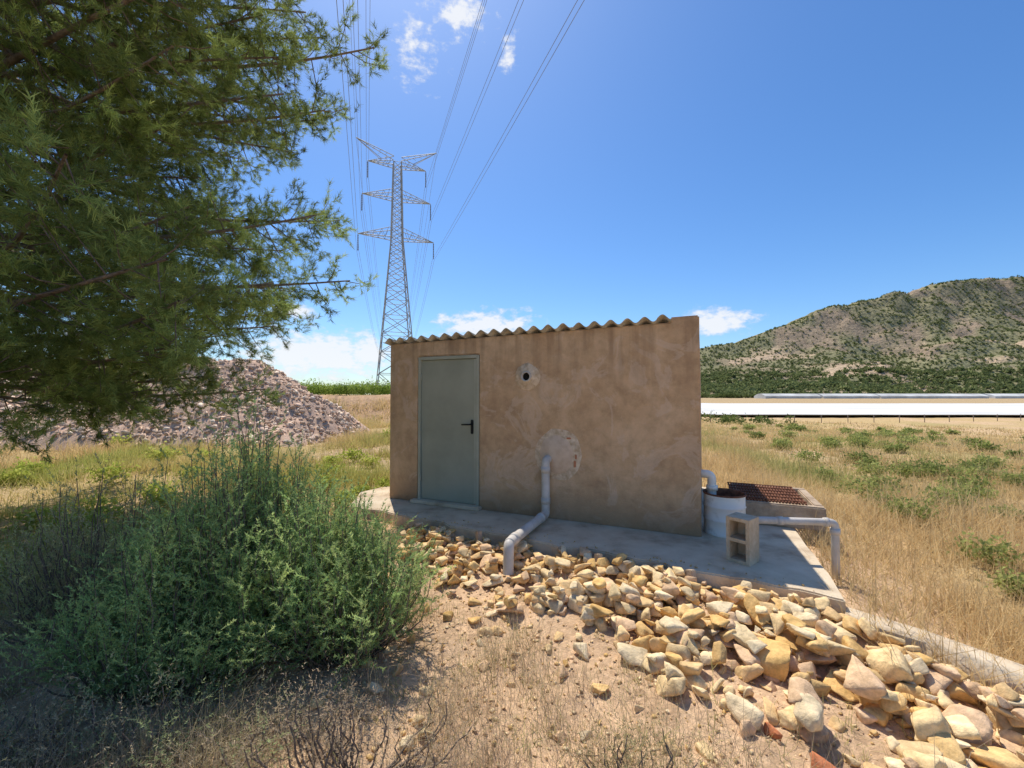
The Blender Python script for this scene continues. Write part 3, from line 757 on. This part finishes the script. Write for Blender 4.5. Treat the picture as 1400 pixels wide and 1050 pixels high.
bush('dry_shrub',-.75,1.95,.55,.4,.38,55,[(.54,.42,.30),(.60,.48,.33)],.016,.004,10)
bush('dry_shrub',.5,1.75,.35,.3,.33,40,[(.48,.37,.22),(.42,.38,.20)],.016,.004,14)
bush('dry_shrub',-2.6,1.9,.6,.4,.42,50,[(.48,.38,.29),(.48,.41,.29)],.016,.004,10)
fe=empty('wire_fence')
for k in range(16):
    x=16+k*4.6;y=62+k*.6;z=float(gh(x,y))
    tube('post_%d'%k,[(x,y,z-.2),(x,y,z+1.2)],.05,M_bark,fe,6)
# ------------------------------------------------------------ world, sun, camera
AZ=R(-20);EL=R(61)
w=bpy.data.worlds.new('World');sc.world=w;w.use_nodes=True;nt=w.node_tree
bg=nt.nodes['Background'];sky=N(nt,'ShaderNodeTexSky',sky_type='NISHITA')
sky.sun_disc=False;sky.sun_elevation=EL;sky.sun_rotation=AZ;sky.altitude=200;sky.air_density=1.0;sky.dust_density=.7;sky.ozone_density=3
hs=N(nt,'ShaderNodeHueSaturation');hs.inputs['Saturation'].default_value=1.2;nt.links.new(sky.outputs[0],hs.inputs['Color'])
tint=mix(nt,1.0,hs.outputs[0],(.80,.93,1.06),'MULTIPLY')
tc=N(nt,'ShaderNodeTexCoord');sp=N(nt,'ShaderNodeSeparateXYZ');nt.links.new(tc.outputs['Generated'],sp.inputs[0])
def mth(op,a,b=None,c=None,clamp=False):
    n=N(nt,'ShaderNodeMath',operation=op);n.use_clamp=clamp
    for i_,v in enumerate((a,b,c)):
        if v is None:continue
        if hasattr(v,'links'):nt.links.new(v,n.inputs[i_])
        else:n.inputs[i_].default_value=v
    return n.outputs[0]
az=mth('ARCTAN2',sp.outputs['X'],sp.outputs['Y']);el=mth('ARCSINE',sp.outputs['Z'])
cur=None
for a0,e0,sa,se,am in ((-3.5,9.3,9.0,2.6,1.45),(25.8,8.9,5.4,2.3,1.45),(-24,5.0,13,4.0,1.5),(-18.5,5.2,6,2.8,1.3),(-27.7,9.9,3.4,1.4,1.3),(-45,5,9,2.5,.8),
                     (-6.9,42.5,5.5,2.6,1.05),(-.3,39.5,1.6,2.4,.9),(-13,39,4.2,4.0,.75),(2,11.5,1.4,.6,.8),(-100,15,20,5,1),(110,14,22,5,1),(170,20,25,7,1)):
    dx=mth('MULTIPLY',mth('SUBTRACT',az,R(a0)),1/R(sa));dy=mth('MULTIPLY',mth('SUBTRACT',el,R(e0)),1/R(se))
    dd=mth('SQRT',mth('ADD',mth('MULTIPLY',dx,dx),mth('MULTIPLY',dy,dy)))
    m_=mth('MULTIPLY',mth('SUBTRACT',1.0,dd),am)
    cur=m_ if cur is None else mth('MAXIMUM',cur,m_)
cx_=N(nt,'ShaderNodeCombineXYZ');nt.links.new(az,cx_.inputs[0]);nt.links.new(mth('MULTIPLY',el,1.8),cx_.inputs[1])
nn=N(nt,'ShaderNodeTexNoise');nn.inputs['Scale'].default_value=26;nn.inputs['Detail'].default_value=6;nn.inputs['Roughness'].default_value=.62
nt.links.new(cx_.outputs[0],nn.inputs['Vector'])
v=mth('ADD',mth('MULTIPLY',cur,.9),mth('MULTIPLY',mth('SUBTRACT',nn.outputs['Fac'],.5),2.6))
mr=N(nt,'ShaderNodeMapRange',interpolation_type='SMOOTHSTEP');nt.links.new(v,mr.inputs[0]);mr.inputs[1].default_value=.12;mr.inputs[2].default_value=.9
gate=mth('MULTIPLY',mr.outputs[0],mth('GREATER_THAN',cur,-.35))
mx=N(nt,'ShaderNodeMix');mx.data_type='RGBA';nt.links.new(mth('MULTIPLY',gate,.9,clamp=True),mx.inputs[0]);nt.links.new(tint,mx.inputs[6])
cl=N(nt,'ShaderNodeMix');cl.data_type='RGBA';nt.links.new(mr.outputs[0],cl.inputs[0]);cl.inputs[6].default_value=(4.6,5.0,5.8,1);cl.inputs[7].default_value=(6.2,6.3,6.5,1)
nt.links.new(cl.outputs[2],mx.inputs[7])
nt.links.new(mx.outputs[2],bg.inputs['Color']);bg.inputs['Strength'].default_value=.15
sl=bpy.data.lights.new('sun','SUN');sl.energy=5.0;sl.angle=R(.5);sl.color=(1,.93,.81)
so=link(bpy.data.objects.new('sun',sl))
dv=Vector((math.sin(AZ)*math.cos(EL),math.cos(AZ)*math.cos(EL),math.sin(EL)))
so.rotation_euler=dv.to_track_quat('Z','Y').to_euler();so.location=(0,0,30)
cam=bpy.data.cameras.new('camera');co=link(bpy.data.objects.new('camera',cam));sc.camera=co
cam.sensor_width=36;cam.lens=580/1400*36;cam.clip_end=9000;cam.clip_start=.05
co.location=(0,0,1.5);co.rotation_euler=(R(90+1.48),0,0)
sc.view_settings.view_transform='Standard';sc.view_settings.look='None';sc.view_settings.exposure=0
